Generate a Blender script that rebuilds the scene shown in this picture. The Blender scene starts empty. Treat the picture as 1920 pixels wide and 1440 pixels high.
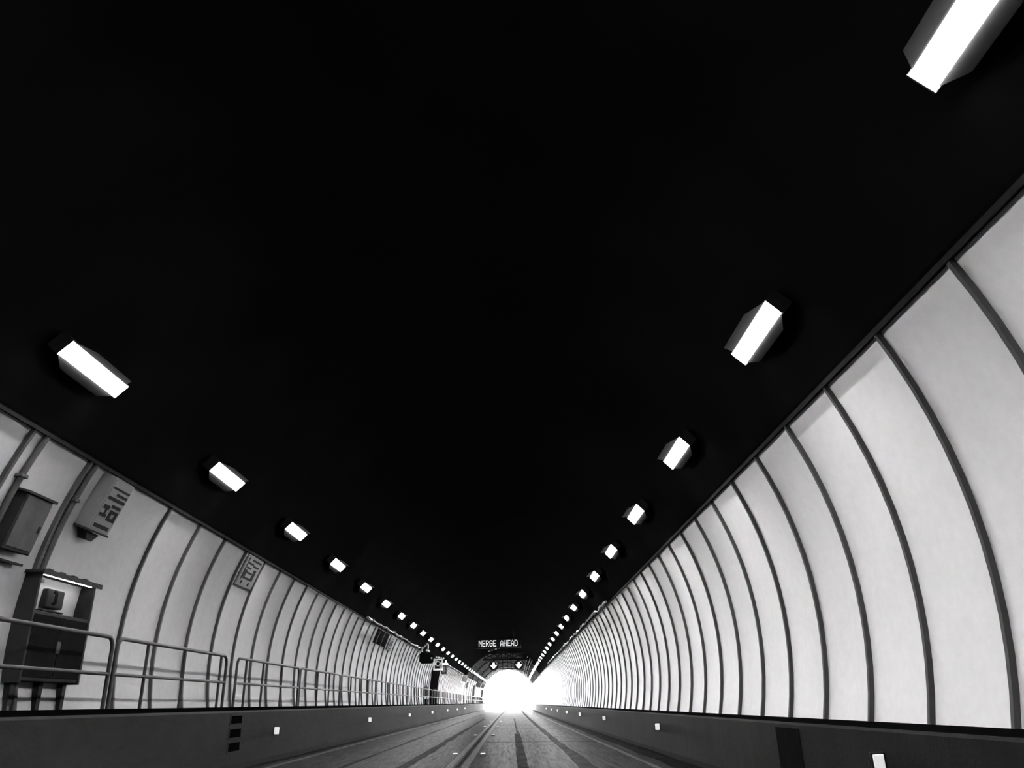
import bpy, bmesh, math, random
from mathutils import Matrix, Vector
random.seed(7)
D = bpy.data
SC = bpy.context.scene
COL = SC.collection

# ------------------------------------------------------------------ camera, sky, exposure
FPX = 1442.0                       # focal length in pixels of a 1920x1440 frame
VPX, VPY, ROLL = 957.0, 1318.0, math.radians(1.5)
EYE = 1.15
cam_d = D.cameras.new('camera'); cam = D.objects.new('camera', cam_d); COL.objects.link(cam)
cam_d.sensor_fit = 'HORIZONTAL'; cam_d.sensor_width = 36.0; cam_d.lens = FPX / 1920 * 36.0
cam_d.clip_end = 2000; cam_d.clip_start = 0.05
_d = Vector((VPX - 960, -(VPY - 720), -FPX)).normalized()
_z = Vector((math.cos(ROLL), math.sin(ROLL), 0)).cross(_d).normalized()
if _z.y < 0: _z = -_z
_x = _d.cross(_z)
cam.matrix_world = Matrix.Translation((0, 0, EYE)) @ Matrix((_x, _d, _z)).to_4x4()
SC.camera = cam

SKY = 130.0
world = D.worlds.new('overcast_sky'); SC.world = world; world.use_nodes = True
_bg = world.node_tree.nodes['Background']
_bg.inputs['Color'].default_value = (1, 1, 1, 1); _bg.inputs['Strength'].default_value = SKY
LAMP = 192.0                       # radiance of the tunnel lamp lenses

SC.view_settings.view_transform = 'Standard'; SC.view_settings.look = 'None'
SC.view_settings.exposure = 0.0; SC.view_settings.gamma = 1.0
SC.view_settings.use_curve_mapping = False
SC.cycles.use_denoising = True
SC.cycles.max_bounces = 8; SC.cycles.diffuse_bounces = 5; SC.cycles.glossy_bounces = 4
SC.cycles.sample_clamp_indirect = 6.0
SC.cycles.caustics_reflective = False; SC.cycles.caustics_refractive = False

# ------------------------------------------------------------------ tunnel geometry
XC, ZC, R = -0.96, 2.0, 4.83       # axis of the bore and radius of the wall panels
Y0, Y1 = -25.0, 150.0
def bend(y): return 5.2e-5 * max(0.0, y - 40.0) ** 2
def road_z(x): return 0.04 + 0.02 * (3.3 - x)
def ang_of_z(z, r=R): return math.asin((z - ZC) / r)

# portal: sampling aid for the daylight that enters through the tunnel mouth (gives off no light of its own)
_pl = D.lights.new('tunnel_mouth_daylight', 'AREA'); _pl.shape = 'RECTANGLE'; _pl.size = 9.8; _pl.size_y = 7.2
_pl.cycles.is_portal = True
_po = D.objects.new('tunnel_mouth_daylight', _pl); COL.objects.link(_po)
_po.location = (XC + bend(Y1), Y1 + 0.6, 3.3); _po.rotation_euler = (math.radians(-90), 0, 0)

# ------------------------------------------------------------------ materials (all greys: the photograph is monochrome)
def mat(name, v, rough=0.6, spec=0.4, var=0.0, scale=4.0, stretch=(1, 1, 1), bump=0.0, bscale=60.0, emit=None, metal=0.0, var2=0.0, scale2=0.6, stretch2=(1, 1, 1), obj=False, gloss=None):
    m = D.materials.new(name); m.use_nodes = True
    nt = m.node_tree; b = nt.nodes['Principled BSDF']
    b.inputs['Base Color'].default_value = (v, v, v, 1)
    b.inputs['Roughness'].default_value = rough
    b.inputs['Specular IOR Level'].default_value = spec
    b.inputs['Metallic'].default_value = metal
    if emit:
        b.inputs['Emission Color'].default_value = (1, 1, 1, 1); b.inputs['Emission Strength'].default_value = emit
    if var or bump or var2:
        tc = nt.nodes.new('ShaderNodeNewGeometry') if not obj else nt.nodes.new('ShaderNodeTexCoord')
        out = tc.outputs['Position'] if not obj else tc.outputs['Object']
    def noise(sc, st, det):
        mp = nt.nodes.new('ShaderNodeMapping'); nt.links.new(out, mp.inputs['Vector'])
        mp.inputs['Scale'].default_value = st
        n = nt.nodes.new('ShaderNodeTexNoise'); n.inputs['Scale'].default_value = sc
        n.inputs['Detail'].default_value = det; nt.links.new(mp.outputs['Vector'], n.inputs['Vector'])
        return n
    last = None
    for vv, sc, st in ((var, scale, stretch), (var2, scale2, stretch2)):
        if vv:
            n = noise(sc, st, 6)
            mr = nt.nodes.new('ShaderNodeMapRange')
            mr.inputs['From Min'].default_value = 0.3; mr.inputs['From Max'].default_value = 0.7
            mr.inputs['To Min'].default_value = 1 - vv; mr.inputs['To Max'].default_value = 1 + vv
            nt.links.new(n.outputs['Fac'], mr.inputs['Value'])
            if last is None:
                mu = nt.nodes.new('ShaderNodeMath'); mu.operation = 'MULTIPLY'; mu.inputs[1].default_value = v
                nt.links.new(mr.outputs['Result'], mu.inputs[0]); last = mu
            else:
                mu = nt.nodes.new('ShaderNodeMath'); mu.operation = 'MULTIPLY'
                nt.links.new(mr.outputs['Result'], mu.inputs[0]); nt.links.new(last.outputs[0], mu.inputs[1]); last = mu
    if last is not None:
        cb = nt.nodes.new('ShaderNodeCombineColor')
        for i in range(3): nt.links.new(last.outputs[0], cb.inputs[i])
        nt.links.new(cb.outputs[0], b.inputs['Base Color'])
    if bump:
        n = noise(bscale, (1, 1, 1), 3)
        bp = nt.nodes.new('ShaderNodeBump'); bp.inputs['Strength'].default_value = bump; bp.inputs['Distance'].default_value = 0.01
        nt.links.new(n.outputs['Fac'], bp.inputs['Height']); nt.links.new(bp.outputs['Normal'], b.inputs['Normal'])
    if gloss:                                            # a thin, weak sheen over a matt body
        fac, gr = gloss
        g = nt.nodes.new('ShaderNodeBsdfGlossy'); g.inputs['Roughness'].default_value = gr; g.inputs['Color'].default_value = (.8, .8, .8, 1)
        mx = nt.nodes.new('ShaderNodeMixShader'); mx.inputs[0].default_value = fac
        if var:                                          # worn, unevenly polished
            n = noise(scale, stretch, 6); mr = nt.nodes.new('ShaderNodeMapRange')
            mr.inputs['From Min'].default_value = .3; mr.inputs['From Max'].default_value = .7
            mr.inputs['To Min'].default_value = fac * (1 - 1.6 * var); mr.inputs['To Max'].default_value = fac * (1 + 1.6 * var)
            nt.links.new(n.outputs['Fac'], mr.inputs['Value']); nt.links.new(mr.outputs['Result'], mx.inputs[0])
        nt.links.new(b.outputs[0], mx.inputs[1]); nt.links.new(g.outputs[0], mx.inputs[2])
        nt.links.new(mx.outputs[0], nt.nodes['Material Output'].inputs['Surface'])
    return m

M_CEIL = mat('black_painted_vault', 0.006, 0.95, 0.0, var=0.3, scale=0.8)
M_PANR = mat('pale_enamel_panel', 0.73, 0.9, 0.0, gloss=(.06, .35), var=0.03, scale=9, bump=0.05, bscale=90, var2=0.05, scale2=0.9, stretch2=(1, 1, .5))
M_PANL = mat('grey_enamel_panel', 0.37, 0.9, 0.0, gloss=(.05, .35), var=0.04, scale=9, bump=0.05, bscale=90, var2=0.08, scale2=0.9, stretch2=(1, 1, .5))  # left panels in a darker grey than the right
M_BATT = mat('dark_steel_batten', 0.05, 0.6, 0.2, var=0.15, scale=6)
M_SHELL = mat('sooty_concrete_backing', 0.05, 0.9, 0.1, var=0.2, scale=2)
M_LINING = mat('portal_lining_sheet', 0.06, 0.9, 0.0, var=0.35, scale=1.3, stretch=(1, .4, 1), bump=0.2, bscale=8)
M_RIB = mat('dark_steel_rib', 0.010, 0.7, 0.1, var=0.2, scale=3)
M_ROAD = mat('worn_concrete_road', 0.017, 0.9, 0.0, gloss=(.04, .28), var=0.22, scale=7, stretch=(2.5, .12, 1), bump=0.25, bscale=45, var2=0.2, scale2=0.5, stretch2=(2, .25, 1))
M_TAR = mat('tar_seal', 0.006, 0.9, 0.0, gloss=(.02, .35), var=0.3, scale=6, bump=0.3, bscale=30)
M_PAINT = mat('worn_road_paint', 0.065, 0.9, 0.0, gloss=(.045, .32), var=0.25, scale=9, stretch=(3, .4, 1), bump=0.2, bscale=60)
M_BARR = mat('sooty_barrier_concrete', 0.017, 0.8, 0.05, var=0.18, scale=5, stretch=(1, 1, .25), bump=0.3, bscale=25, var2=0.3, scale2=0.5, stretch2=(1, .5, 1))
M_BARL = mat('walkway_kerb_concrete', 0.031, 0.85, 0.03, var=0.12, scale=5, stretch=(1, .6, 2), bump=0.3, bscale=25, var2=0.25, scale2=0.5, stretch2=(1, .4, 1))
M_BLACK = mat('black_rubber_edge_and_recess_shade', 0.003, 0.9, 0.0, var=0.2, scale=5)
M_PATCH = mat('dark_cover_plate', 0.010, 0.9, 0.0, var=0.2, scale=5)
M_RAIL = mat('galvanised_rail_dark', 0.024, 0.5, 0.25, var=0.15, scale=12)
M_CORN = mat('grey_cornice_strip', 0.02, 0.8, 0.05, var=0.15, scale=4)
M_CORN2 = mat('dusty_cable_sheath', 0.2, 0.7, 0.1, var=0.35, scale=5)
M_LENS = [mat('lamp_lens_lit', 0.8, 0.5, 0.3, emit=LAMP * k, var=0.01, scale=3) for k in (1.0, 1.5, 2.3, 3.2)]
M_HOUS = mat('lamp_housing', 0.02, 0.7, 0.1, var=0.15, scale=10)
M_WING = mat('black_lamp_flange', 0.006, 0.9, 0.0, var=0.1, scale=10)
M_ADDED_BAFFLE = mat('added_black_baffle', 0.0018, 0.95, 0.0, var=0.1, scale=10)
M_STUD = mat('reflector_stud_glow', 0.8, 0.3, 0.5, emit=0.45, var=0.05, scale=20)  # reflector, no lamp: emission stands in for headlights thrown back
M_STUDB = mat('marker_stud_bezel', 0.015, 0.7, 0.2, var=0.1, scale=20)
M_ROADSTUD = mat('white_road_stud_glow', 0.85, 0.3, 0.5, var=0.05, scale=20, emit=0.25)  # unlit reflector stud, its headlight return put in as emission
M_LED = mat('led_dot_lit', 0.6, 0.5, 0.3, emit=0.42, var=0.02, scale=30)
M_BOARD = mat('black_sign_case', 0.002, 0.8, 0.1, var=0.2, scale=3)
M_ARROW = mat('signal_arrow_lit', 0.8, 0.5, 0.3, emit=2.2, var=0.02, scale=10)
M_DARK = mat('dark_grey_equipment', 0.02, 0.7, 0.1, var=0.2, scale=6)
M_MID = mat('mid_grey_sheet_metal', 0.05, 0.65, 0.2, var=0.2, scale=6)
M_PALE = mat('pale_slot_stand_in', 0.45, 0.45, 0.4, var=0.12, scale=8)
M_SIGN = mat('grey_sign_face', 0.13, 0.5, 0.4, var=0.08, scale=8)
M_INK = mat('black_sign_ink', 0.008, 0.7, 0.1, var=0.1, scale=10)
M_STRIP = mat('phone_cabinet_light_strip', 0.8, 0.5, 0.3, emit=22.0, var=0.02, scale=10)
M_GROUND = mat('pale_approach_ground', 0.35, 0.8, 0.2, var=0.1, scale=.4)

# ------------------------------------------------------------------ helpers
def link(name, me, m=None, parent=None, loc=None, mtx=None):
    o = D.objects.new(name, me); COL.objects.link(o)
    if m is not None and len(me.materials) == 0: me.materials.append(m)
    if mtx is not None: o.matrix_world = mtx
    if loc is not None: o.location = loc
    if parent is not None: o.parent = parent
    return o
def tag(o, label, cat=None, group=None, kind=None):
    o['label'] = label
    if cat: o['category'] = cat
    if group: o['group'] = group
    if kind: o['kind'] = kind
    return o
def empty(name, mtx=None):
    o = D.objects.new(name, None); COL.objects.link(o); o.empty_display_size = 0.1
    if mtx is not None: o.matrix_world = mtx
    return o
def smooth(me, deg=35):
    me.polygons.foreach_set('use_smooth', [True] * len(me.polygons)); me.set_sharp_from_angle(angle=math.radians(deg))
    return me
class MB:
    def __init__(s): s.v = []; s.f = []
    def add(s, v, f):
        n = len(s.v); s.v += [tuple(p) for p in v]; s.f += [tuple(i + n for i in q) for q in f]; return s
    def box(s, x0, x1, y0, y1, z0, z1, ch=0.0):
        if ch <= 0:
            v = [(x, y, z) for x in (x0, x1) for y in (y0, y1) for z in (z0, z1)]
            return s.add(v, [(0, 1, 3, 2), (4, 6, 7, 5), (0, 4, 5, 1), (2, 3, 7, 6), (0, 2, 6, 4), (1, 5, 7, 3)])
        bm = bmesh.new(); bmesh.ops.create_cube(bm, size=1.0)
        for q in bm.verts: q.co = Vector(((x0 + x1) / 2 + q.co.x * (x1 - x0), (y0 + y1) / 2 + q.co.y * (y1 - y0), (z0 + z1) / 2 + q.co.z * (z1 - z0)))
        bmesh.ops.bevel(bm, geom=list(bm.edges), offset=ch, segments=1, affect='EDGES', profile=0.5)
        bm.verts.index_update()
        s.add([q.co[:] for q in bm.verts], [[q.index for q in f.verts] for f in bm.faces]); bm.free(); return s
    def tube(s, pts, r, n=8, cap=True):
        pts = [Vector(p) for p in pts]; rings = []
        t0 = (pts[1] - pts[0]).normalized(); a = t0.orthogonal().normalized()
        for i, p in enumerate(pts):
            if i == 0: t = t0
            elif i == len(pts) - 1: t = (pts[i] - pts[i - 1]).normalized()
            else: t = ((pts[i] - pts[i - 1]).normalized() + (pts[i + 1] - pts[i]).normalized()).normalized()
            a = (a - t * a.dot(t)).normalized(); b = t.cross(a)
            rr = r[i] if isinstance(r, (list, tuple)) else r
            rings.append([p + (a * math.cos(2 * math.pi * k / n) + b * math.sin(2 * math.pi * k / n)) * rr for k in range(n)])
        v = [q for ring in rings for q in ring]; f = []
        for i in range(len(pts) - 1):
            for k in range(n):
                f.append((i * n + k, i * n + (k + 1) % n, (i + 1) * n + (k + 1) % n, (i + 1) * n + k))
        if cap: f.append(tuple(range(n - 1, -1, -1))); f.append(tuple((len(pts) - 1) * n + k for k in range(n)))
        return s.add(v, f)
    def prism(s, poly, y0, y1):            # polygon in x,z extruded along y
        n = len(poly); v = [(x, y0, z) for x, z in poly] + [(x, y1, z) for x, z in poly]
        f = [tuple(range(n)), tuple(range(2 * n - 1, n - 1, -1))] + [(i, n + i, n + (i + 1) % n, (i + 1) % n) for i in range(n)]
        return s.add(v, f)
    def disc(s, cx, cz, r, y0, y1, n=28):
        return s.prism([(cx + r * math.cos(2 * math.pi * k / n), cz + r * math.sin(2 * math.pi * k / n)) for k in range(n)], y0, y1)
    def ring(s, cx, cz, r0, r1, y0, y1, n=28, a0=0, a1=2 * math.pi):
        full = abs(a1 - a0 - 2 * math.pi) < 1e-6; v = []; f = []; m = n if full else n + 1
        for k in range(m):
            a = a0 + (a1 - a0) * k / n
            for r_, y in ((r0, y0), (r1, y0), (r1, y1), (r0, y1)): v.append((cx + r_ * math.cos(a), y, cz + r_ * math.sin(a)))
        for k in range(n):
            i, j = k * 4, ((k + 1) % m) * 4
            for q in range(4): f.append((i + q, j + q, j + (q + 1) % 4, i + (q + 1) % 4))
        if not full: f.append((0, 1, 2, 3)); i = (m - 1) * 4; f.append((i + 3, i + 2, i + 1, i))
        return s.add(v, f)
    def sweep(s, prof, ys, closed=True):   # profile in x,z swept along the (slightly bending) tunnel
        n = len(prof); v = []; f = []
        for y in ys:
            b = bend(y)
            for x, z in prof: v.append((x + b, y, z))
        for i in range(len(ys) - 1):
            for k in range(n if closed else n - 1):
                f.append((i * n + k, (i + 1) * n + k, (i + 1) * n + (k + 1) % n, i * n + (k + 1) % n))
        if closed: f.append(tuple(range(n))); f.append(tuple(range(len(ys) * n - 1, (len(ys) - 1) * n - 1, -1)))
        return s.add(v, f)
    def mesh(s, name, sm=None):
        me = D.meshes.new(name); me.from_pydata(s.v, [], s.f); me.update()
        bm = bmesh.new(); bm.from_mesh(me); bmesh.ops.recalc_face_normals(bm, faces=list(bm.faces)); bm.to_mesh(me); bm.free()
        if sm: smooth(me, sm)
        return me
    def build(s, name, m, parent=None, sm=None, loc=None, mtx=None): return link(name, s.mesh(name, sm), m, parent, loc, mtx)
def copy_tree(o, parent=None):
    c = o.copy(); COL.objects.link(c)
    if parent is not None: c.parent = parent; c.matrix_parent_inverse.identity()
    for ch in o.children: copy_tree(ch, c)
    return c
def ysteps(a, b, st=5.0):
    n = max(1, int(math.ceil((b - a) / st))); return [a + (b - a) * i / n for i in range(n + 1)]
def arc(r, a0, a1, n): return [(XC + r * math.cos(a0 + (a1 - a0) * i / n), ZC + r * math.sin(a0 + (a1 - a0) * i / n)) for i in range(n + 1)]
def arcband(r0, r1, a0, a1, n): return arc(r0, a0, a1, n) + arc(r1, a1, a0, n)
def wall_mtx(side, y, ang, r=R, tilt=None):
    """frame on the wall: local x along the tunnel, local -y towards the middle of the bore, local z up the wall"""
    s = -1 if side == 'left' else 1
    c, sn = math.cos(ang), math.sin(ang)
    t = ang if tilt is None else tilt
    out = Vector((s * math.cos(t), 0, math.sin(t))); up = Vector((-s * math.sin(t), 0, math.cos(t)))
    ax = Vector((0, -s, 0))
    m = Matrix((ax, out, up)).transposed().to_4x4()
    return Matrix.Translation((XC + bend(y) + s * r * c, y, ZC + r * sn)) @ m
def face_mtx(x, y, z): return Matrix.Translation((x, y, z))       # faces the oncoming viewer: front is -y
def nth(n):
    return {1: 'first', 2: 'second', 3: 'third', 4: 'fourth', 5: 'fifth', 6: 'sixth', 7: 'seventh', 8: 'eighth', 9: 'ninth', 10: 'tenth', 11: 'eleventh', 12: 'twelfth'}.get(
        n, '%d%s' % (n, 'th' if 10 < n % 100 < 14 else {1: 'st', 2: 'nd', 3: 'rd'}.get(n % 10, 'th')))

A_TOP = ang_of_z(4.13)
A_BR, A_BL = ang_of_z(0.86), ang_of_z(1.15)
YS = ysteps(Y0, Y1)

# ------------------------------------------------------------------ the shell
XR, XL = 3.30, -4.78
floor = MB().sweep([(-5.9, road_z(-5.9)), (4.0, road_z(4.0)), (4.0, -0.6), (-5.9, -0.6)], YS).build('floor', M_ROAD)
tag(floor, 'worn grey concrete two-lane tunnel roadway', kind='structure')
wl = MB().sweep([(2 * XC - x, z) for x, z in arcband(4.90, 5.25, -0.55, A_TOP + 0.08, 12)], YS).build('wall_left', M_SHELL, sm=30)
tag(wl, 'left tunnel wall of grey enamel panels between dark upright battens', kind='structure')
wr = MB().sweep(arcband(4.90, 5.25, -0.55, A_TOP + 0.08, 12), YS).build('wall_right', M_SHELL, sm=30)
tag(wr, 'right tunnel wall of pale enamel panels between dark upright battens', kind='structure')
YCE = 96.0
ceil = MB().sweep(arcband(4.80, 5.25, A_TOP, math.pi - A_TOP, 36), ysteps(Y0, YCE)).build('ceiling', M_CEIL, sm=30)
tag(ceil, 'black painted vault of the tunnel above both walls', kind='structure')
MB().sweep(arcband(4.95, 5.25, A_TOP, math.pi - A_TOP, 36), ysteps(YCE - .02, Y1)).build('ceiling_backing', M_SHELL, ceil, sm=30)
# near-portal lining: sheets between steel ribs
NA = 12
sheet = []
for k in range(NA):
    a0 = A_TOP + (math.pi - 2 * A_TOP) * k / NA + 0.016; a1 = A_TOP + (math.pi - 2 * A_TOP) * (k + 1) / NA - 0.016
    mb = MB(); pr = [(x - XC, z) for x, z in arcband(4.83, 4.87, a0, a1, 2)]
    mb.prism(pr, 0.12, 13.38); sheet.append(mb.mesh('ceiling_sheet', 30)); sheet[-1].materials.append(M_LINING)
ribme = MB().ring(0, ZC, 4.74, 4.97, -0.12, 0.12, 40, A_TOP - .02, math.pi - A_TOP + .02).mesh('ceiling_rib', 30); ribme.materials.append(M_RIB)
for i in range(4):
    y = YCE + 13.5 * i
    for k in range(NA): link('ceiling_sheet', sheet[k], None, ceil, loc=(XC + bend(y + 6.7), y, 0))
    link('ceiling_rib', ribme, None, ceil, loc=(XC + bend(y), y, 0))
# wall panels and battens
PD = 1.235
def wall_pieces(side, wall, mp, first, pitch, ab, skip=(), ymax=78.0):
    sg = -1 if side == 'left' else 1
    def panel_mesh(w, lip):
        a = [ab + (A_TOP - ab) * i / 12 for i in range(13)]
        mb = MB(); v = []; f = []
        for r_ in (R, R + 0.05):
            for q in a:
                for y in (0.0, w): v.append((sg * r_ * math.cos(q), y, ZC + r_ * math.sin(q)))
        n = 26
        for i in range(12):
            b = 2 * i
            f += [(b, b + 1, b + 3, b + 2), (n + b, n + b + 2, n + b + 3, n + b + 1), (b, b + 2, n + b + 2, n + b), (b + 1, n + b + 1, n + b + 3, b + 3)]
        f += [(0, n, n + 1, 1), (24, 25, n + 25, n + 24)]
        mb.add(v, f)
        if lip:
          c0, s0, c1, s1 = (R - .035) * math.cos(A_TOP - .006), (R - .035) * math.sin(A_TOP - .006), R * math.cos(A_TOP), R * math.sin(A_TOP)
          mb.box(min(sg * c0, sg * c1), max(sg * c0, sg * c1), 0.03, w - .03, ZC + min(s0, s1) - .01, ZC + max(s0, s1))
        me = mb.mesh('wall_panel', 30); me.materials.append(mp); return me
    def batten_mesh(w, d):
        mb = MB(); a = [ab + (A_TOP - ab) * i / 12 for i in range(13)]; v = []; f = []
        for q in a:
            for r_, y in ((R - d, -w / 2 + .006), (R - d, w / 2 - .006), (R + .06, w / 2), (R + .06, -w / 2)):
                v.append((sg * r_ * math.cos(q), y, ZC + r_ * math.sin(q)))
        for i in range(12):
            for q in range(4): f.append((i * 4 + q, i * 4 + 4 + q, i * 4 + 4 + (q + 1) % 4, i * 4 + (q + 1) % 4))
        f += [(0, 1, 2, 3), (51, 50, 49, 48)]
        mb.add(v, f); me = mb.mesh('batten', 30); me.materials.append(M_BATT); return me
    bts = [batten_mesh(0.055 - .002 * i, 0.05 - .0055 * i) for i in range(8)]; bt2 = batten_mesh(0.05, 0.035)
    pm = {}
    def panel(y0, y1):
        w = round(y1 - y0 - 0.05, 3), y0 > 20
        if w not in pm: pm[w] = panel_mesh(*w)
        link('wall_panel', pm[w], None, wall, loc=(XC + bend((y0 + y1) / 2), y0 + 0.025, 0))
    ks = []
    k = int(math.floor((-6 - first) / pitch))
    while first + k * pitch < ymax:
        if k not in skip: ks.append(k)
        k += 1
    ys = [first + k * pitch for k in ks]
    panel(Y0, ys[0])
    for a, b in zip(ys[:-1], ys[1:]): panel(a, b)
    for y in ys: link('batten', bts[min(7, max(0, int((y - (26 if sg > 0 else 44)) / 7)))], None, wall, loc=(XC + bend(y), y, 0))
    y = ys[-1]
    while y < Y1 - 0.5:                                   # wider sheets towards the mouth
        e = min(y + pitch * 4, Y1)
        panel(y, e)
        link('batten', bt2, None, wall, loc=(XC + bend(e), min(e, Y1 - .05), 0)); y = e
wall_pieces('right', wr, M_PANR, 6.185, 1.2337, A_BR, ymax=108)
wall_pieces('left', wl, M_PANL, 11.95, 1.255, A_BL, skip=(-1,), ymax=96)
# cornices under the vault
for i, sg in ((1, 1), (2, -1)):
    pr = arcband(4.765, 4.83, A_TOP + .001, A_TOP + .010, 2)
    pr2 = arcband(4.775, 4.81, A_TOP + .010, A_TOP + .018, 2)
    if sg < 0: pr = [(2 * XC - x, z) for x, z in pr]; pr2 = [(2 * XC - x, z) for x, z in pr2]
    t = MB().sweep(pr, YS).build('trim_%d' % i, M_CORN)
    tag(t, 'thin grey cornice strip along the top of the %s wall panels' % ('right' if sg > 0 else 'left'), kind='structure')
    MB().sweep(pr2, YS).build('cornice_gap', M_BLACK, t)
# barriers
bz = road_z(XR) - .05
barR = MB().sweep([(XR, bz), (XR - .02, bz + .14), (XR - .02, 0.835), (XR, 0.86), (4.0, 0.86), (4.0, bz)], YS).build('concrete_barrier', M_BARR)
tag(barR, 'low sooty concrete barrier along the right wall with black ledge', 'barrier', kind='structure')
MB().sweep([(XR + .01, 0.86), (XR + .03, 0.885), (XR + .41, 0.885), (XR + .41, 0.86)], YS).build('ledge_strip', M_BLACK, barR)
bz = road_z(XL) - .05
barL = MB().sweep([(XL, bz), (XL + .02, bz + .14), (XL + .02, 1.11), (XL - .01, 1.14), (-5.95, 1.14), (-5.95, bz)], YS).build('concrete_barrier', M_BARL)
tag(barL, 'tall concrete kerb carrying the raised walkway and railing on the left', 'barrier', kind='structure')
MB().sweep([(XL - .02, 1.14), (XL - .02, 1.20), (XL - .09, 1.20), (XL - .09, 1.14)], YS).build('edge_lip', M_BLACK, barL)
# dark cover plate on the right barrier, three openings on the left kerb, their inside shade painted black
mb = MB().box(XR - .032, XR - .015, 9.60, 10.42, 0.12, 0.80, .004); mb.build('cover_plate', M_PATCH, barR)
for z0, z1 in ((.935, 1.06), (.715, .85), (.50, .635)):
    mb = MB(); fr = .03
    mb.box(XL + .005, XL + .026, 14.26, 14.84, z0, z1)
    o = mb.build('painted_recess', M_BLACK, barL)
    f = MB().box(XL + .015, XL + .034, 14.23, 14.26, z0 - .03, z1 + .03).box(XL + .015, XL + .034, 14.84, 14.87, z0 - .03, z1 + .03)
    f.box(XL + .015, XL + .034, 14.26, 14.84, z0 - .03, z0).box(XL + .015, XL + .034, 14.26, 14.84, z1, z1 + .03)
    f.build('frame', M_BARL, o)
# unseen cap added behind to keep sky light out; head wall round mouth
bk = MB().box(-8, 6, Y0 - .4, Y0 - .02, -1, 9).build('added_back_cap', M_SHELL); tag(bk, 'added dark cap closing the bore behind the viewer', kind='structure')
b1 = bend(Y1)
hw = MB().ring(XC + b1, ZC, 4.72, 9.0, Y1 - .1, Y1 + .5, 48, -.36, math.pi + .36).build('wall_end', M_SHELL, sm=30)
tag(hw, 'arched head wall around the bright tunnel mouth', kind='structure')
gr = MB().box(-150, 150, Y1 - .3, 600, -1, .03).build('ground', M_GROUND); tag(gr, 'pale approach road beyond the tunnel mouth', kind='structure')

# ------------------------------------------------------------------ road markings and repairs (parts of the road)
def strip(name, m, x0, x1, ya, yb, th=.006, wob=0.0, taper=None, st=2.0):
    ys = ysteps(ya, yb, st); mb = MB(); v = []; f = []
    for i, y in enumerate(ys):
        t = (y - ya) / (yb - ya)
        a, b = (x0, x1) if taper is None else (x0 + (taper[0] - x0) * t, x1 + (taper[1] - x1) * t)
        a += random.uniform(-wob, wob); b += random.uniform(-wob, wob); bb = bend(y)
        v += [(a + bb, y, road_z(a) + th), (b + bb, y, road_z(b) + th), (b + bb, y, road_z(b) - .01), (a + bb, y, road_z(a) - .01)]
    for i in range(len(ys) - 1):
        for q in range(4): f.append((i * 4 + q, (i + 1) * 4 + q, (i + 1) * 4 + (q + 1) % 4, i * 4 + (q + 1) % 4))
    f += [(0, 1, 2, 3), tuple((len(ys) - 1) * 4 + q for q in (3, 2, 1, 0))]
    return mb.add(v, f).build(name, m, floor)
strip('lane_line', M_PAINT, -1.15, -1.03, Y0, Y1, st=4)
strip('lane_line', M_PAINT, -0.89, -0.76, Y0, Y1, st=4)
strip('centre_joint', M_TAR, -1.00, -0.93, Y0, Y1, .004, .012)
strip('edge_line', M_PAINT, 2.46, 2.57, Y0, Y1, st=4)
strip('edge_line', M_PAINT, -4.36, -4.26, Y0, Y1, st=4)
strip('tar_seam', M_TAR, 1.18, 1.62, 0, 24, .004, .035, (1.20, 1.42), 1.0)
strip('tar_seam', M_TAR, 1.20, 1.42, 24, 140, .004, .03, (1.22, 1.38), 1.5)
strip('patch_strip', M_TAR, 0.06, 0.26, 0, 31, .003, .012, (0.13, 0.34), .8)
strip('patch_strip', M_TAR, 0.20, 0.28, 31.6, 60, .003, .02)
strip('tar_seam', M_TAR, -2.02, -1.80, 0, 60, .004, .04, (-1.96, -1.84), 1.0)
strip('tar_seam', M_TAR, -3.06, -2.96, 0, 90, .004, .03)
strip('gutter_strip', M_TAR, 2.80, XR - .02, Y0, 130, .003, .05, (2.9, XR - .02))  # dark strip along the foot of each barrier
strip('gutter_strip', M_TAR, XL + .02, -4.52, Y0, 130, .003, .05, (XL + .02, -4.6))
for y in [24.5, 37.0, 43.0]:
    mb = MB(); v = [(-.7, y), (2.4, y + .05), (2.4, y + .08), (-.7, y + .03)]
    mb.add([(x, yy, road_z(x) + .003) for x, yy in v] + [(x, yy, road_z(x) - .01) for x, yy in v], [(0, 1, 2, 3), (4, 7, 6, 5), (0, 4, 5, 1), (1, 5, 6, 2), (2, 6, 7, 3), (3, 7, 4, 0)])
    mb.build('slab_joint', M_TAR, floor)

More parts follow.
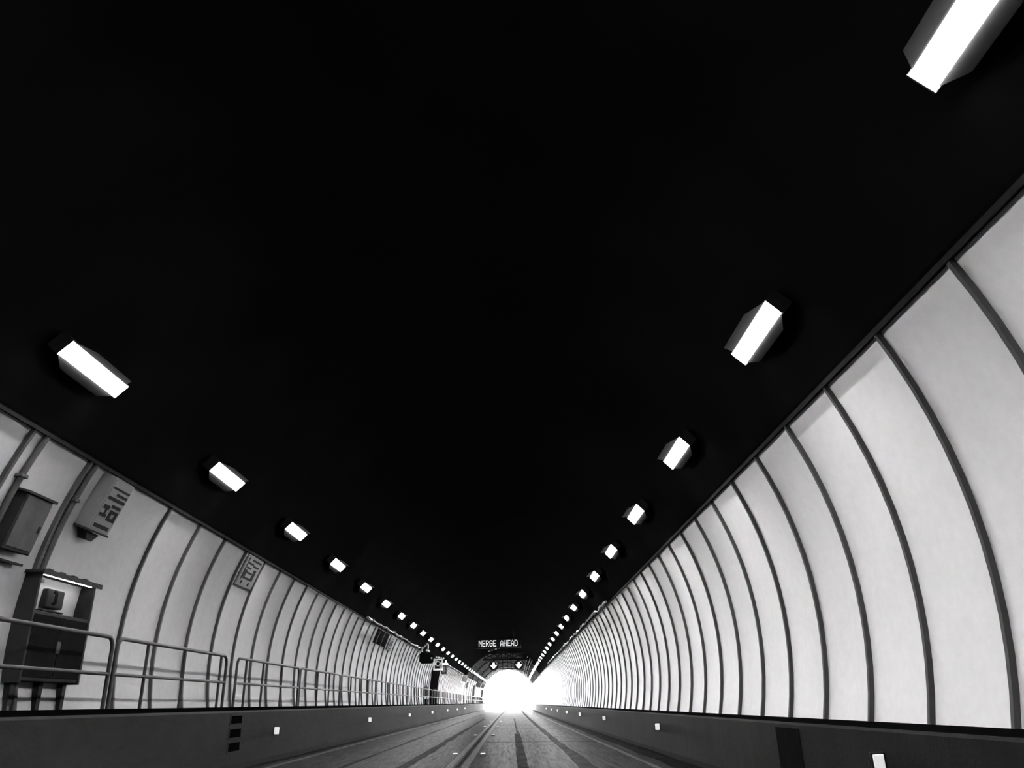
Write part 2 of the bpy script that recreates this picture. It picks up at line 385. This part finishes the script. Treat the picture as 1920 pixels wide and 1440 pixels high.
# ------------------------------------------------------------------ lamps
def make_lamp(ml):
    r = empty('tunnel_lamp')
    MB().box(-.635, .635, -.032, .03, -.095, .095, .004).build('lens', ml, r)
    hb = MB().box(-.66, .66, .03, .13, -.10, .10)
    for z in (-.108, .096): hb.box(-.66, .66, -.010, .13, z, z + .012)
    hb.build('housing', M_HOUS, r)
    for x in (-.650, .638): MB().box(x, x + .012, -.031, .05, -.108, .108).build('end_cap', M_HOUS, r)
    for sg in (-1, 1):      # dark flanges along both long sides, just behind the lens face
        mb = MB(); v = [(x * k, y, sg * z) for x in (-1, 1) for y, z, k in ((-.010, .097, .61), (-.018, .21, .40), (-.012, .21, .40), (-.002, .097, .61))]
        mb.add(v, [(0, 1, 2, 3), (7, 6, 5, 4), (0, 4, 5, 1), (1, 5, 6, 2), (2, 6, 7, 3), (3, 7, 4, 0)]).build('flange', M_WING, r)
    # black baffle added on the vault side to darken the opposite wall tops
    mb = MB(); v = [(x * k, y, z) for x in (-1, 1) for y, z, k in ((-.012, .10, .60), (-.16, .185, .40), (-.16, .19, .40), (-.012, .106, .60))]
    mb.add(v, [(0, 1, 2, 3), (7, 6, 5, 4), (0, 4, 5, 1), (1, 5, 6, 2), (2, 6, 7, 3), (3, 7, 4, 0)]).build('added_baffle', M_ADDED_BAFFLE, r)
    for x in (-.42, .42): MB().box(x - .03, x + .03, .12, .20, -.03, .03).build('bracket', M_HOUS, r)
    return r
# extra lamp emission, added in steps towards the mouth to brighten the walls
BOOST_STEPS = [(-99, make_lamp(M_LENS[0])), (28, make_lamp(M_LENS[1])), (38, make_lamp(M_LENS[2])), (58, make_lamp(M_LENS[3]))]
spare = {y for y, _ in BOOST_STEPS}
A_LAMP = math.atan2(2.76, 3.69); R_LAMP = math.hypot(2.76, 3.69)
for side, first, pitch, kmin in (('right', 7.43, 4.27, -1), ('left', 8.02, 4.44, 0)):
    k = kmin - 2; n = 0
    while first + k * pitch < Y1 - 2.5:
        y = first + k * pitch
        zy, src = [q for q in BOOST_STEPS if y >= q[0]][-1]
        if zy in spare: o = src; spare.discard(zy)
        else: o = copy_tree(src)
        o.matrix_world = wall_mtx(side, y, A_LAMP, R_LAMP, math.radians(45))
        if k < kmin: lab = 'lit tunnel lamp of the %s row, %s before the first one in view' % (side, 'second' if k == kmin - 2 else 'the one just')
        else:
            n += 1
            lab = 'lit rectangular tunnel lamp, nearest of the %s row' % side if n == 1 else 'lit rectangular tunnel lamp, %s from the near end of the %s row' % (nth(n), side)
        tag(o, lab, 'lamp', 'tunnel lamps along the %s of the vault' % side)
        k += 1

# ------------------------------------------------------------------ railing on the walkway
XRL = -5.05; RY = 1.041
def rail_section(y0, y1, posts, lab):
    r = empty('walkway_railing', Matrix.Translation((XRL + bend((y0 + y1) / 2), y0, 1.14)))
    L = y1 - y0; h = .905; rad = .14
    pts = [(0, 0, 0), (0, 0, h - rad)] + [(0, rad - rad * math.cos(a), h - rad + rad * math.sin(a)) for a in (.4, .8, 1.2)] + [(0, rad, h)]
    pts += [(0, L - rad, h)] + [(0, L - rad + rad * math.sin(a), h - rad + rad * math.cos(a)) for a in (.4, .8, 1.2)] + [(0, L, h - rad), (0, L, 0)]
    MB().tube(pts, .026, 8).build('top_rail', M_RAIL, r, sm=50)
    MB().tube([(0, 0, .468), (0, L, .468)], .022, 8).build('mid_rail', M_RAIL, r, sm=50)
    for y in posts: MB().tube([(0, y - y0, 0), (0, y - y0, h)], .024, 8).build('post', M_RAIL, r, sm=50)
    for y in list(posts) + [y0, y1]: MB().box(-.05, .05, y - y0 - .05, y - y0 + .05, 0, .012).build('foot_plate', M_RAIL, r)
    tag(r, lab, 'railing', 'tubular railing sections on the left walkway'); return r
secs = [(0.6, 5.2, (2.1, 3.7)), (5.3, 9.93, (6.6,)), (10.05, 14.02, (10.92, 12.2, 13.75)), (14.58, 18.92, (15.1, 16.15, 17.5)), (19.05, 23.55, (20.8, 22.15))]
for i, (a, b, p) in enumerate(secs):
    a *= RY; b *= RY; p = [q * RY for q in p]
    lab = ['tubular railing section beside the viewer, out of view', 'nearest tubular railing section, in front of the phone cabinet', 'tubular railing section with rounded end, second from the near end',
           'tubular railing section with both ends rounded, beyond the gap', 'tubular railing section, fourth from the near end'][i]
    rail_section(a, b, p, lab)
proto = None; y = 23.68 * RY; n = 4
while y < Y1 - 5:
    n += 1; lab = 'tubular walkway railing section, %s from the near end' % nth(n)
    if proto is None: proto = rail_section(y, y + 4.68, (y + 1.56, y + 3.12), lab)
    else:
        o = copy_tree(proto); o.matrix_world = Matrix.Translation((XRL + bend(y + 2.3), y, 1.14)); tag(o, lab, 'railing', 'tubular railing sections on the left walkway')
    y += 4.82

# ------------------------------------------------------------------ marker studs
def make_stud():
    r = empty('marker_stud')
    MB().box(-.065, .065, .0, .03, -.085, .085, .008).build('bezel', M_STUDB, r)
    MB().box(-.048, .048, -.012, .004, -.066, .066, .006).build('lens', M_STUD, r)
    MB().box(-.075, .075, .02, .045, -.02, .02).build('bracket', M_STUDB, r)
    return r
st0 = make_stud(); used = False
def side_mtx(sg, x, y, z):
    ax = Vector((0, -sg, 0)); out = Vector((sg, 0, 0)); up = Vector((0, 0, 1))
    return Matrix.Translation((x + bend(y), y, z)) @ Matrix((ax, out, up)).transposed().to_4x4()
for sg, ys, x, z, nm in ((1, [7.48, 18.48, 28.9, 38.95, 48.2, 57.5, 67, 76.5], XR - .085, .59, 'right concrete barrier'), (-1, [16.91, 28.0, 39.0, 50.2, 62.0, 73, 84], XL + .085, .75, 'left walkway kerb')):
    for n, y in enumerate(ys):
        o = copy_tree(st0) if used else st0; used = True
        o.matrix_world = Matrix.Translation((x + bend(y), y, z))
        tag(o, 'small square reflector stud with added glow on the %s, %s' % (nm, 'nearest one' if n == 0 else nth(n + 1) + ' from the near end'), 'marker stud', 'marker studs on the ' + nm)
def make_rstud():
    r = empty('road_stud')
    MB().prism([(-.06, 0), (.06, 0), (.045, .022), (-.045, .022)], -.05, .05).build('body', M_ROADSTUD, r)
    MB().prism([(-.075, -.004), (.075, -.004), (.07, .004), (-.07, .004)], -.07, .07).build('base', M_STUDB, r)
    return r
rs0 = make_rstud(); used = False
for n, y in enumerate([18.75, 29.45, 40.2, 51.0]):
    for nm, x in (('left', -1.24), ('right', -.63)):
        o = copy_tree(rs0) if used else rs0; used = True
        o.matrix_world = Matrix.Translation((x + bend(y), y, road_z(x) + .004))
        tag(o, 'white road stud just %s of the double centre line, %s' % (nm, 'nearest pair' if n == 0 else nth(n + 1) + ' pair away'), 'road stud', 'road studs beside the centre line')

# ------------------------------------------------------------------ left wall: near fittings
def wall_root(name, y, z, r, lab, cat, group=None, side='left', tilt=None):
    o = empty(name, wall_mtx(side, y, ang_of_z(z, r), r, tilt)); return tag(o, lab, cat, group)
# conduit beside the second near batten
def conduit(yy, lab):
    pts = [(XC - 4.79 * math.cos(a), 0, ZC + 4.79 * math.sin(a)) for a in [A_BL + (A_TOP - A_BL) * i / 12 for i in range(13)]]
    r = empty('wall_conduit', Matrix.Translation((0, yy, 0)))
    MB().tube(pts, .035, 8).build('pipe', M_MID, r, sm=50)
    for i in (2, 6, 10):
        p = pts[i]; MB().box(p[0] - .06, p[0] + .045, -.06, .06, p[2] - .02, p[2] + .02, .004).build('clip', M_MID, r)
    tag(r, lab, 'conduit')
conduit(8.42, 'grey conduit pipe running up the left wall beside the dark cabinet')
conduit(9.56, 'grey conduit pipe running up the left wall behind the phone cabinet')
# dark cabinet high on the wall
r = wall_root('wall_cabinet', 8.78, 3.20, 4.83, 'dark grey metal cabinet high on the left wall, at the picture edge', 'cabinet')
MB().box(-.26, .26, -.16, .02, -.31, .33, .01).build('body', M_DARK, r)
d = MB().box(-.24, .24, -.175, -.155, -.27, .31, .006).build('door', M_MID, r)
MB().box(.17, .20, -.195, -.17, -.05, .03, .004).build('handle', M_DARK, d)
MB().box(-.30, .30, -.19, .0, .33, .36, .004).build('lid', M_DARK, r)
MB().box(-.26, .28, -.13, .02, -.44, -.41, .004).build('bracket', M_DARK, r)
# box signs along the wall top
def box_sign(y, z, w, h, dep, marks, lab, bolts=False, mface=M_SIGN):
    r = wall_root('wall_sign', y, z, 4.83, lab, 'sign', 'box signs along the top of the left wall')
    MB().box(-w / 2, w / 2, -dep, .03, -h / 2, h / 2, .008).build('case', mface, r)
    MB().box(-w / 2 + .03, w / 2 - .03, -dep - .006, -dep + .002, -h / 2 + .03, h / 2 - .03).build('face', mface, r)
    for u0, u1, v0, v1 in marks:
        MB().box(-w / 2 + u0 * w, -w / 2 + u1 * w, -dep - .012, -dep - .004, -h / 2 + v0 * h, -h / 2 + v1 * h).build('sign_mark', M_INK, r)
    MB().box(-w / 2 - .01, w / 2 + .01, -dep - .015, .02, -h / 2 - .02, -h / 2 + .004).build('bottom_rim', M_DARK, r)
    if bolts:
        for u in (.25, .68):
            MB().disc(-w / 2 + u * w, -h / 2 + .13 * h, .035, -dep - .02, -dep - .004, 12).build('bolt', M_INK, r)
    return r
r = box_sign(10.12, 3.77, .52, .72, .21, [(.12, .85, .07, .14), (.50, .90, .24, .30), (.50, .62, .24, .44), (.78, .90, .24, .44), (.50, .90, .38, .44), (.10, .42, .28, .34), (.12, .40, .42, .50), (.26, .34, .30, .46), (.46, .90, .48, .54), (.10, .95, .60, .66), (.40, .95, .70, .75), (.10, .95, .80, .84)],
             'box sign with dark marks on the left wall above the phone cabinet', mface=M_SIGN)
MB().prism([(-.16, -.39), (-.06, -.50), (.06, -.50), (.16, -.39)], -.16, .0).build('dark_block', M_DARK, r)  # small dark block below the sign
box_sign(16.42, 3.83, 1.02, .66, .035, [(.16, .30, .24, .52), (.30, .80, .24, .31), (.66, .80, .31, .60), (.30, .62, .42, .48), (.20, .46, .56, .62), (.52, .84, .66, .72), (.20, .50, .70, .76), (.36, .90, .82, .88), (.12, .16, .2, .9)],
         'flat sign plate with two black bolts between battens on the left wall', bolts=True)
box_sign(36.9, 3.84, 1.08, .66, .06, [(.12, .88, .06, .14), (.2, .42, .24, .62), (.58, .84, .24, .66), (.3, .7, .72, .78)], 'small dark-marked sign at the end of the dark sheets on the left wall')
# thin dark sheets laid over part of the upper wall
r = empty('dark_sheet', wall_mtx('left', 34.6, ang_of_z(3.84), 4.83))
tag(r, 'dark grey sheets over the upper left wall beside the small sign', 'board')
for x in (-1.25, 0.0, 0.93):
    w = .57 if x < .5 else .34
    MB().box(x - w, x + w, -.03, .01, -.31, .31, .004).build('sheet_part', M_PATCH, r)

# emergency phone cabinet on the walkway
r = empty('phone_cabinet', side_mtx(-1, -5.62, 10.0, 1.14))
tag(r, 'dark emergency phone cabinet with a lit top and canopy behind the railing', 'cabinet')
MB().box(-.66, .66, .20, .26, .36, 1.58).build('back_plate', M_PALE, r)
for x in (-.66, .62): MB().box(x, x + .04, -.06, .24, .36, 1.58).build('side_plate', M_DARK, r)
MB().box(-.70, .70, -.12, .26, 1.58, 1.62, .006).box(-.70, .70, -.125, -.11, 1.56, 1.62).build('canopy', M_DARK, r)
for x in (-.42, -.14, .14, .42): MB().box(x - .05, x + .05, -.05, .02, 1.62, 1.66, .01).build('canopy_clip', M_DARK, r)
MB().box(-.55, .55, -.06, -.03, 1.572, 1.582).build('light_strip', M_STRIP, r)
d = MB().box(-.62, .62, -.05, .21, .38, 1.16, .006).build('lower_body', M_DARK, r)
for x in (-.31, .31): MB().box(x - .295, x + .295, -.062, -.045, .42, 1.12, .004).build('door', M_PATCH, d)
MB().box(-.04, .04, -.075, -.06, .70, .84, .004).build('handle', M_MID, d)
p = MB().box(-.22, .16, .06, .21, 1.24, 1.46, .012).build('phone_box', M_DARK, r)
MB().tube([(-.13, .03, 1.27), (-.13, .0, 1.30), (-.13, .0, 1.40), (-.13, .03, 1.43)], .022, 8).build('handset', M_INK, p, sm=50)
MB().box(-.26, .20, .14, .205, 1.49, 1.515).build('name_strip', M_DARK, r)
MB().box(-.30, .18, .05, .21, 1.19, 1.205).build('phone_shelf', M_DARK, r)
for x in (-.55, .02, .55): MB().box(x - .04, x + .04, .06, .16, 0, .38).build('leg', M_DARK, r)
MB().box(-.70, .70, -.08, .24, .0, .04).build('plinth', M_BLACK, r)

# ------------------------------------------------------------------ left wall: farther fittings
def cable(name, side, y0, y1, rr, da, lab, m=M_CORN2):
    sg = -1 if side == 'left' else 1; pts = []; rad = []
    n = int((y1 - y0) / .55)
    for i in range(n + 1):
        y = y0 + (y1 - y0) * i / n; a = A_TOP + da + random.uniform(-.008, .008)
        pts.append((XC + bend(y) + sg * rr * math.cos(a), y, ZC + rr * math.sin(a))); rad.append(.03 + random.uniform(-.015, .03))
    r = empty(name, Matrix.Identity(4)); MB().tube(pts, rad, 6).build('cable_sheath', m, r, sm=60)
    for i in range(2, n, 5):
        p = pts[i]; MB().box(p[0] - .06, p[0] + .06, p[1] - .03, p[1] + .03, p[2] - .06, p[2] + .06, .01).build('cable_clip', M_MID, r)
    tag(r, lab, 'cable')
cable('cable_bundle', 'left', 29, 46, 4.66, .022, 'lumpy pale cable bundle along the left cornice before the caged camera')
cable('cable_bundle', 'left', 64, 88, 4.68, .02, 'pale cable bundle along the left cornice beyond the caged camera')
cable('cable_bundle', 'right', 26, 70, 4.68, .02, 'lumpy pale cable bundle along the right cornice')
# dark bulky unit, caged camera, riser duct, boxes
r = empty('hanging_equipment', face_mtx(-4.80, 47.5, 3.70)); tag(r, 'bulky black equipment unit hanging under the left vault edge', 'equipment')
MB().box(-.42, .34, -.35, .5, -.30, .30, .10).build('case', M_BLACK, r, sm=40)
MB().box(-.36, -.30, -.2, .3, .28, .62).build('hanger', M_MID, r); MB().box(.0, .06, -.2, .3, .28, .75).build('hanger', M_MID, r)
MB().tube([(-.42, -.2, .1), (-.34, -.3, .35), (-.1, -.32, .62), (.05, -.3, .78)], .03, 8).build('cable_loop', M_PALE, r, sm=50)
for x, z in ((.02, .38), (.16, .34), (.30, -.05)): MB().disc(x, z, .045, -.42, -.3, 12).build('bolt', M_PALE, r)
r = empty('caged_camera', face_mtx(-4.80, 55.0, 3.68)); tag(r, 'camera in a pale metal cage on the left wall above the black riser', 'camera')
cg = MB()
for x in (-.29, .26):
    for y_ in (-.28, .25):
        cg.box(x, x + .035, y_, y_ + .035, -.34, .30)
for z in (-.34, .27):
    cg.box(-.29, .295, -.28, -.245, z, z + .04).box(-.29, .295, .25, .285, z, z + .04).box(-.29, -.255, -.28, .285, z, z + .04).box(.26, .295, -.28, .285, z, z + .04)
cg.build('cage', M_PALE, r)
MB().box(-.17, .17, -.16, .22, -.16, .16, .05).build('camera_body', M_MID, r, sm=40)
MB().disc(0, .02, .11, -.24, -.15, 20).build('lens', M_BLACK, r); MB().ring(0, .02, .11, .15, -.22, -.14, 20).build('lens_hood', M_PALE, r)
MB().box(-.30, .31, -.30, .29, -.40, -.34).build('tray', M_PALE, r)
MB().box(-.5, -.1, -.05, .05, .30, .36).build('arm', M_MID, r)
for x in (-.12, .04, .20, .36): MB().disc(x, .42 - x * .15, .05, -.06, .06, 12).build('clamp', M_PALE, r)
r = empty('riser_duct', face_mtx(-5.40, 58.5, 1.14)); tag(r, 'tall black riser duct standing against the left wall under the caged camera', 'duct')
MB().prism([(-.3, 0), (.22, 0), (.24, 1.2), (.42, 2.35), (.30, 2.62), (-.12, 2.62), (-.3, 1.0)], 0, .5).build('casing', M_BLACK, r)
MB().box(-.02, .20, -.03, .0, .45, 1.05, .01).build('hatch', M_MID, r)
r = empty('sign_box', face_mtx(-4.98, 62.0, 3.62)); tag(r, 'small black sign box just beyond the caged camera', 'sign')
MB().box(-.22, .20, 0, .2, -.32, .28, .02).build('case', M_BLACK, r); MB().box(-.15, .13, -.012, .002, -.24, .2).build('face', M_DARK, r)
MB().box(-.1, .32, .03, .15, .30, .44, .02).build('bracket', M_PALE, r); MB().box(.1, .2, .05, .12, .44, .62).build('strap', M_PALE, r)
r = empty('junction_box', face_mtx(-5.58, 55.0, 1.14)); tag(r, 'grey junction box on a post behind the railing, before the black riser', 'box')
MB().box(-.16, .15, -.1, .12, .56, 1.13, .02).build('case', M_MID, r); MB().box(-.13, .12, -.112, -.098, .6, 1.09, .005).build('door', M_DARK, r)
MB().box(-.14, .12, -.05, .08, 0, .40).build('post', M_BLACK, r); MB().box(-.16, .16, -.11, .12, .40, .56).build('collar', M_PALE, r); MB().disc(.0, 1.17, .05, -.04, .04, 12).build('knob', M_MID, r)
def plate_sign(x, y, z, w, h, lab, tilt=.35, edge=True, lz=False):
    r = empty('square_sign', face_mtx(x, y, z) @ Matrix.Rotation(tilt, 4, 'Y')); tag(r, lab, 'sign')
    MB().box(-w / 2, w / 2, 0, .06, -h / 2, h / 2, .01).build('plate', M_MID, r)
    if edge: MB().box(-w / 2 + .06, -w / 2 + .12, -.01, .005, -h / 2 + .05, h / 2 - .05).build('edge_strip', M_PALE, r)
    MB().box(-w / 2 - .25, w / 2 - .05, .06, .10, h / 2 - .12, h / 2 - .04).build('arm', M_MID, r)
    return r
plate_sign(-5.02 + bend(88), 88, 3.72, .62, .68, 'square grey sign on the left wall far along, near the mouth')
r = empty('hanging_plate', face_mtx(-5.28 + bend(98), 98, 3.2) @ Matrix.Rotation(.3, 4, 'Y')); tag(r, 'narrow grey plate hanging from a thin rod beyond the square sign', 'plate')
MB().prism([(-.13, -.3), (.02, -.38), (.13, -.3), (.13, .32), (0, .38), (-.13, .32)], 0, .05).build('plate', M_MID, r); MB().tube([(0, .02, .36), (0, .02, .85)], .025, 6).build('rod', M_MID, r)
plate_sign(-5.05 + bend(123), 123, 3.80, .75, .75, 'grey box sign at the tunnel mouth, left of a pair', .3, False)
plate_sign(-4.75 + bend(132), 132, 3.70, .55, .6, 'grey box sign at the tunnel mouth, right of a pair', .3, False)
def frame_post(x, y, z0, z1, d, lab):
    r = empty('portal_post', face_mtx(x + bend(y), y, z0)); tag(r, lab, 'post')
    MB().prism([(-d / 2, 0), (d / 2, 0), (d / 2 + .05, (z1 - z0) * .5), (d / 2 + .2, z1 - z0), (-d / 2 + .1, z1 - z0), (-d / 2, (z1 - z0) * .5)], 0, .3).build('shaft', M_MID, r)
    MB().box(-d / 2 - .06, d / 2 + .06, -.04, .34, 0, .08).build('foot', M_MID, r)
frame_post(-5.62, 118, 1.14, 3.6, .24, 'dark upright post on the left walkway below the pair of box signs')
frame_post(-5.35, 140, 1.14, 3.4, .3, 'dark upright post on the left walkway right at the mouth')
r = empty('mesh_panel', face_mtx(-5.46 + bend(138), 138, 1.14)); tag(r, 'grey infill panel on the railing close to the tunnel mouth', 'panel')
MB().box(-.28, .28, 0, .04, .05, .95, .005).build('infill', M_MID, r); MB().box(-.3, .3, -.02, .06, .93, 1.0).build('top_bar', M_PALE, r)

# conduits along the vault on the right
for i, da in enumerate((.34, .40, .47)):
    sg = 1; a = A_TOP + da; pts = [(XC + bend(y) + 4.72 * math.cos(a), y, ZC + 4.72 * math.sin(a)) for y in ysteps(88, Y1 - 1, 5)]
    r = empty('vault_conduit'); MB().tube(pts, .05, 6).build('pipe', M_RIB, r, sm=60)
    for p in pts[1::3]: MB().box(p[0] - .08, p[0] + .08, p[1] - .04, p[1] + .04, p[2] - .06, p[2] + .16).build('saddle', M_RIB, r)
    tag(r, 'long conduit pipe under the far right vault, %s' % ('lowest of three', 'middle of three', 'topmost of three')[i], 'conduit', 'conduits under the vault')

# ------------------------------------------------------------------ message sign
FONT = {'M': '10001 11011 10101 10101 10001 10001 10001', 'E': '11111 10000 10000 11110 10000 10000 11111', 'R': '11110 10001 10001 11110 10100 10010 10001',
        'G': '01110 10001 10000 10111 10001 10001 01110', 'A': '00100 01010 10001 10001 11111 10001 10001', 'H': '10001 10001 10001 11111 10001 10001 10001', 'D': '11110 10001 10001 10001 10001 10001 11110'}
sx, sy, sz = -0.86 + bend(63), 63.0, 5.46
r = empty('message_sign', face_mtx(sx, sy, sz)); tag(r, 'black overhead sign with lit dot letters reading MERGE AHEAD', 'sign')
MB().box(-1.75, 1.75, .02, .35, -.36, .36, .03).build('case', M_BOARD, r)
MB().box(-1.68, 1.68, .0, .03, -.30, .30).build('face', M_BOARD, r)
for x in (-1.2, 1.2): MB().box(x - .05, x + .05, .1, .2, .34, 1.05).build('hanger', M_RIB, r)
txt = 'MERGE AHEAD'; cw = 3.06 / len(txt); px = cw / 6.0; pz = .46 / 7
for i, ch in enumerate(txt):
    if ch == ' ': continue
    mb = MB(); x0 = -1.53 + i * cw
    for ry, row in enumerate(FONT[ch].split()):
        for rx, c in enumerate(row):
            if c == '1': mb.box(x0 + rx * px + .002, x0 + (rx + 1) * px + .006, -.012, .002, .23 - (ry + 1) * pz + .004, .23 - ry * pz - .004)
    mb.build('letter', M_LED, r)

# ------------------------------------------------------------------ signal gantry and lane signals
GY = 85.0; gx = bend(GY)
r = empty('signal_gantry', face_mtx(XC + gx, GY, 5.37)); tag(r, 'dark steel truss gantry across the vault carrying the two lane signals', 'gantry')
MB().box(-1.9, 2.75, .1, .3, -.09, .09, .01).build('lower_chord', M_BOARD, r)
MB().box(-1.75, 2.5, .1, .3, .56, .70, .01).build('upper_chord', M_BOARD, r)
for x in (-1.7, -.75, .0, .45, 1.2, 2.35): MB().box(x - .045, x + .045, .14, .26, .08, .58).build('upright', M_BOARD, r)
for a, b in ((-1.7, -.75), (-.75, 0), (.45, 1.2), (1.2, 2.35)):
    MB().tube([(a, .2, .1), (b, .2, .56)], .05, 6).build('brace', M_BOARD, r); MB().tube([(a, .2, .56), (b, .2, .1)], .05, 6).build('brace', M_BOARD, r)
for x in (-1.4, .6, 2.1): MB().box(x - .04, x + .04, .15, .25, .68, 1.4 if abs(x - .6) < 1 else 1.0).build('hanger', M_BOARD, r)
MB().box(-.25, 1.45, .12, .24, -.98, -.88).build('tie_bar', M_BOARD, r)
for i, x in enumerate((-1.25, -.95, -.55, -.2)):
    MB().box(x - .11, x + .11, .02, .08, .80 + i * .09, .87 + i * .09).build('bright_slot_plate', M_PALE, r)  # pale plates standing in for lit slots in the arch
for x in (.15, .62, 1.02): MB().box(x - .035, x + .035, .14, .22, -.9, -.08).build('drop_bar', M_BOARD, r)
def lane_signal(x, lab):
    r = empty('lane_signal', face_mtx(x, GY - .25, 4.75)); tag(r, lab, 'signal', 'lane signals under the gantry')
    MB().disc(0, 0, .47, .0, .22, 32).build('housing', M_BOARD, r, sm=40)
    MB().ring(0, 0, .44, .50, -.10, .05, 32).build('rim', M_BOARD, r, sm=40)
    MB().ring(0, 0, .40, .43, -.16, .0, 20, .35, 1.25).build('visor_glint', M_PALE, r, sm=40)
    ar = [(-.075, .30), (.075, .30), (.10, .05), (.34, .05), (0, -.32), (-.34, .05), (-.10, .05)]
    MB().prism(ar, -.03, .002).build('arrow', M_ARROW, r)
    MB().box(-.07, .07, .05, .18, .44, .62).build('hanger', M_BOARD, r)
lane_signal(-1.65, 'round lane signal with lit down arrow over the left lane')
lane_signal(.95, 'round lane signal with lit down arrow over the right lane')

# distant lamp seen through the mouth
r = empty('street_lamp', face_mtx(4.1, 200, 0)); tag(r, 'distant street lamp seen as a speck in the white tunnel mouth', 'street lamp')
MB().tube([(.6, 0, 0), (.6, 0, 5.3), (.45, 0, 5.55), (-.3, 0, 5.6)], .02, 6).build('mast', M_PALE, r); MB().box(-.75, -.25, -.15, .15, 5.42, 5.62, .04).build('head', M_DARK, r)
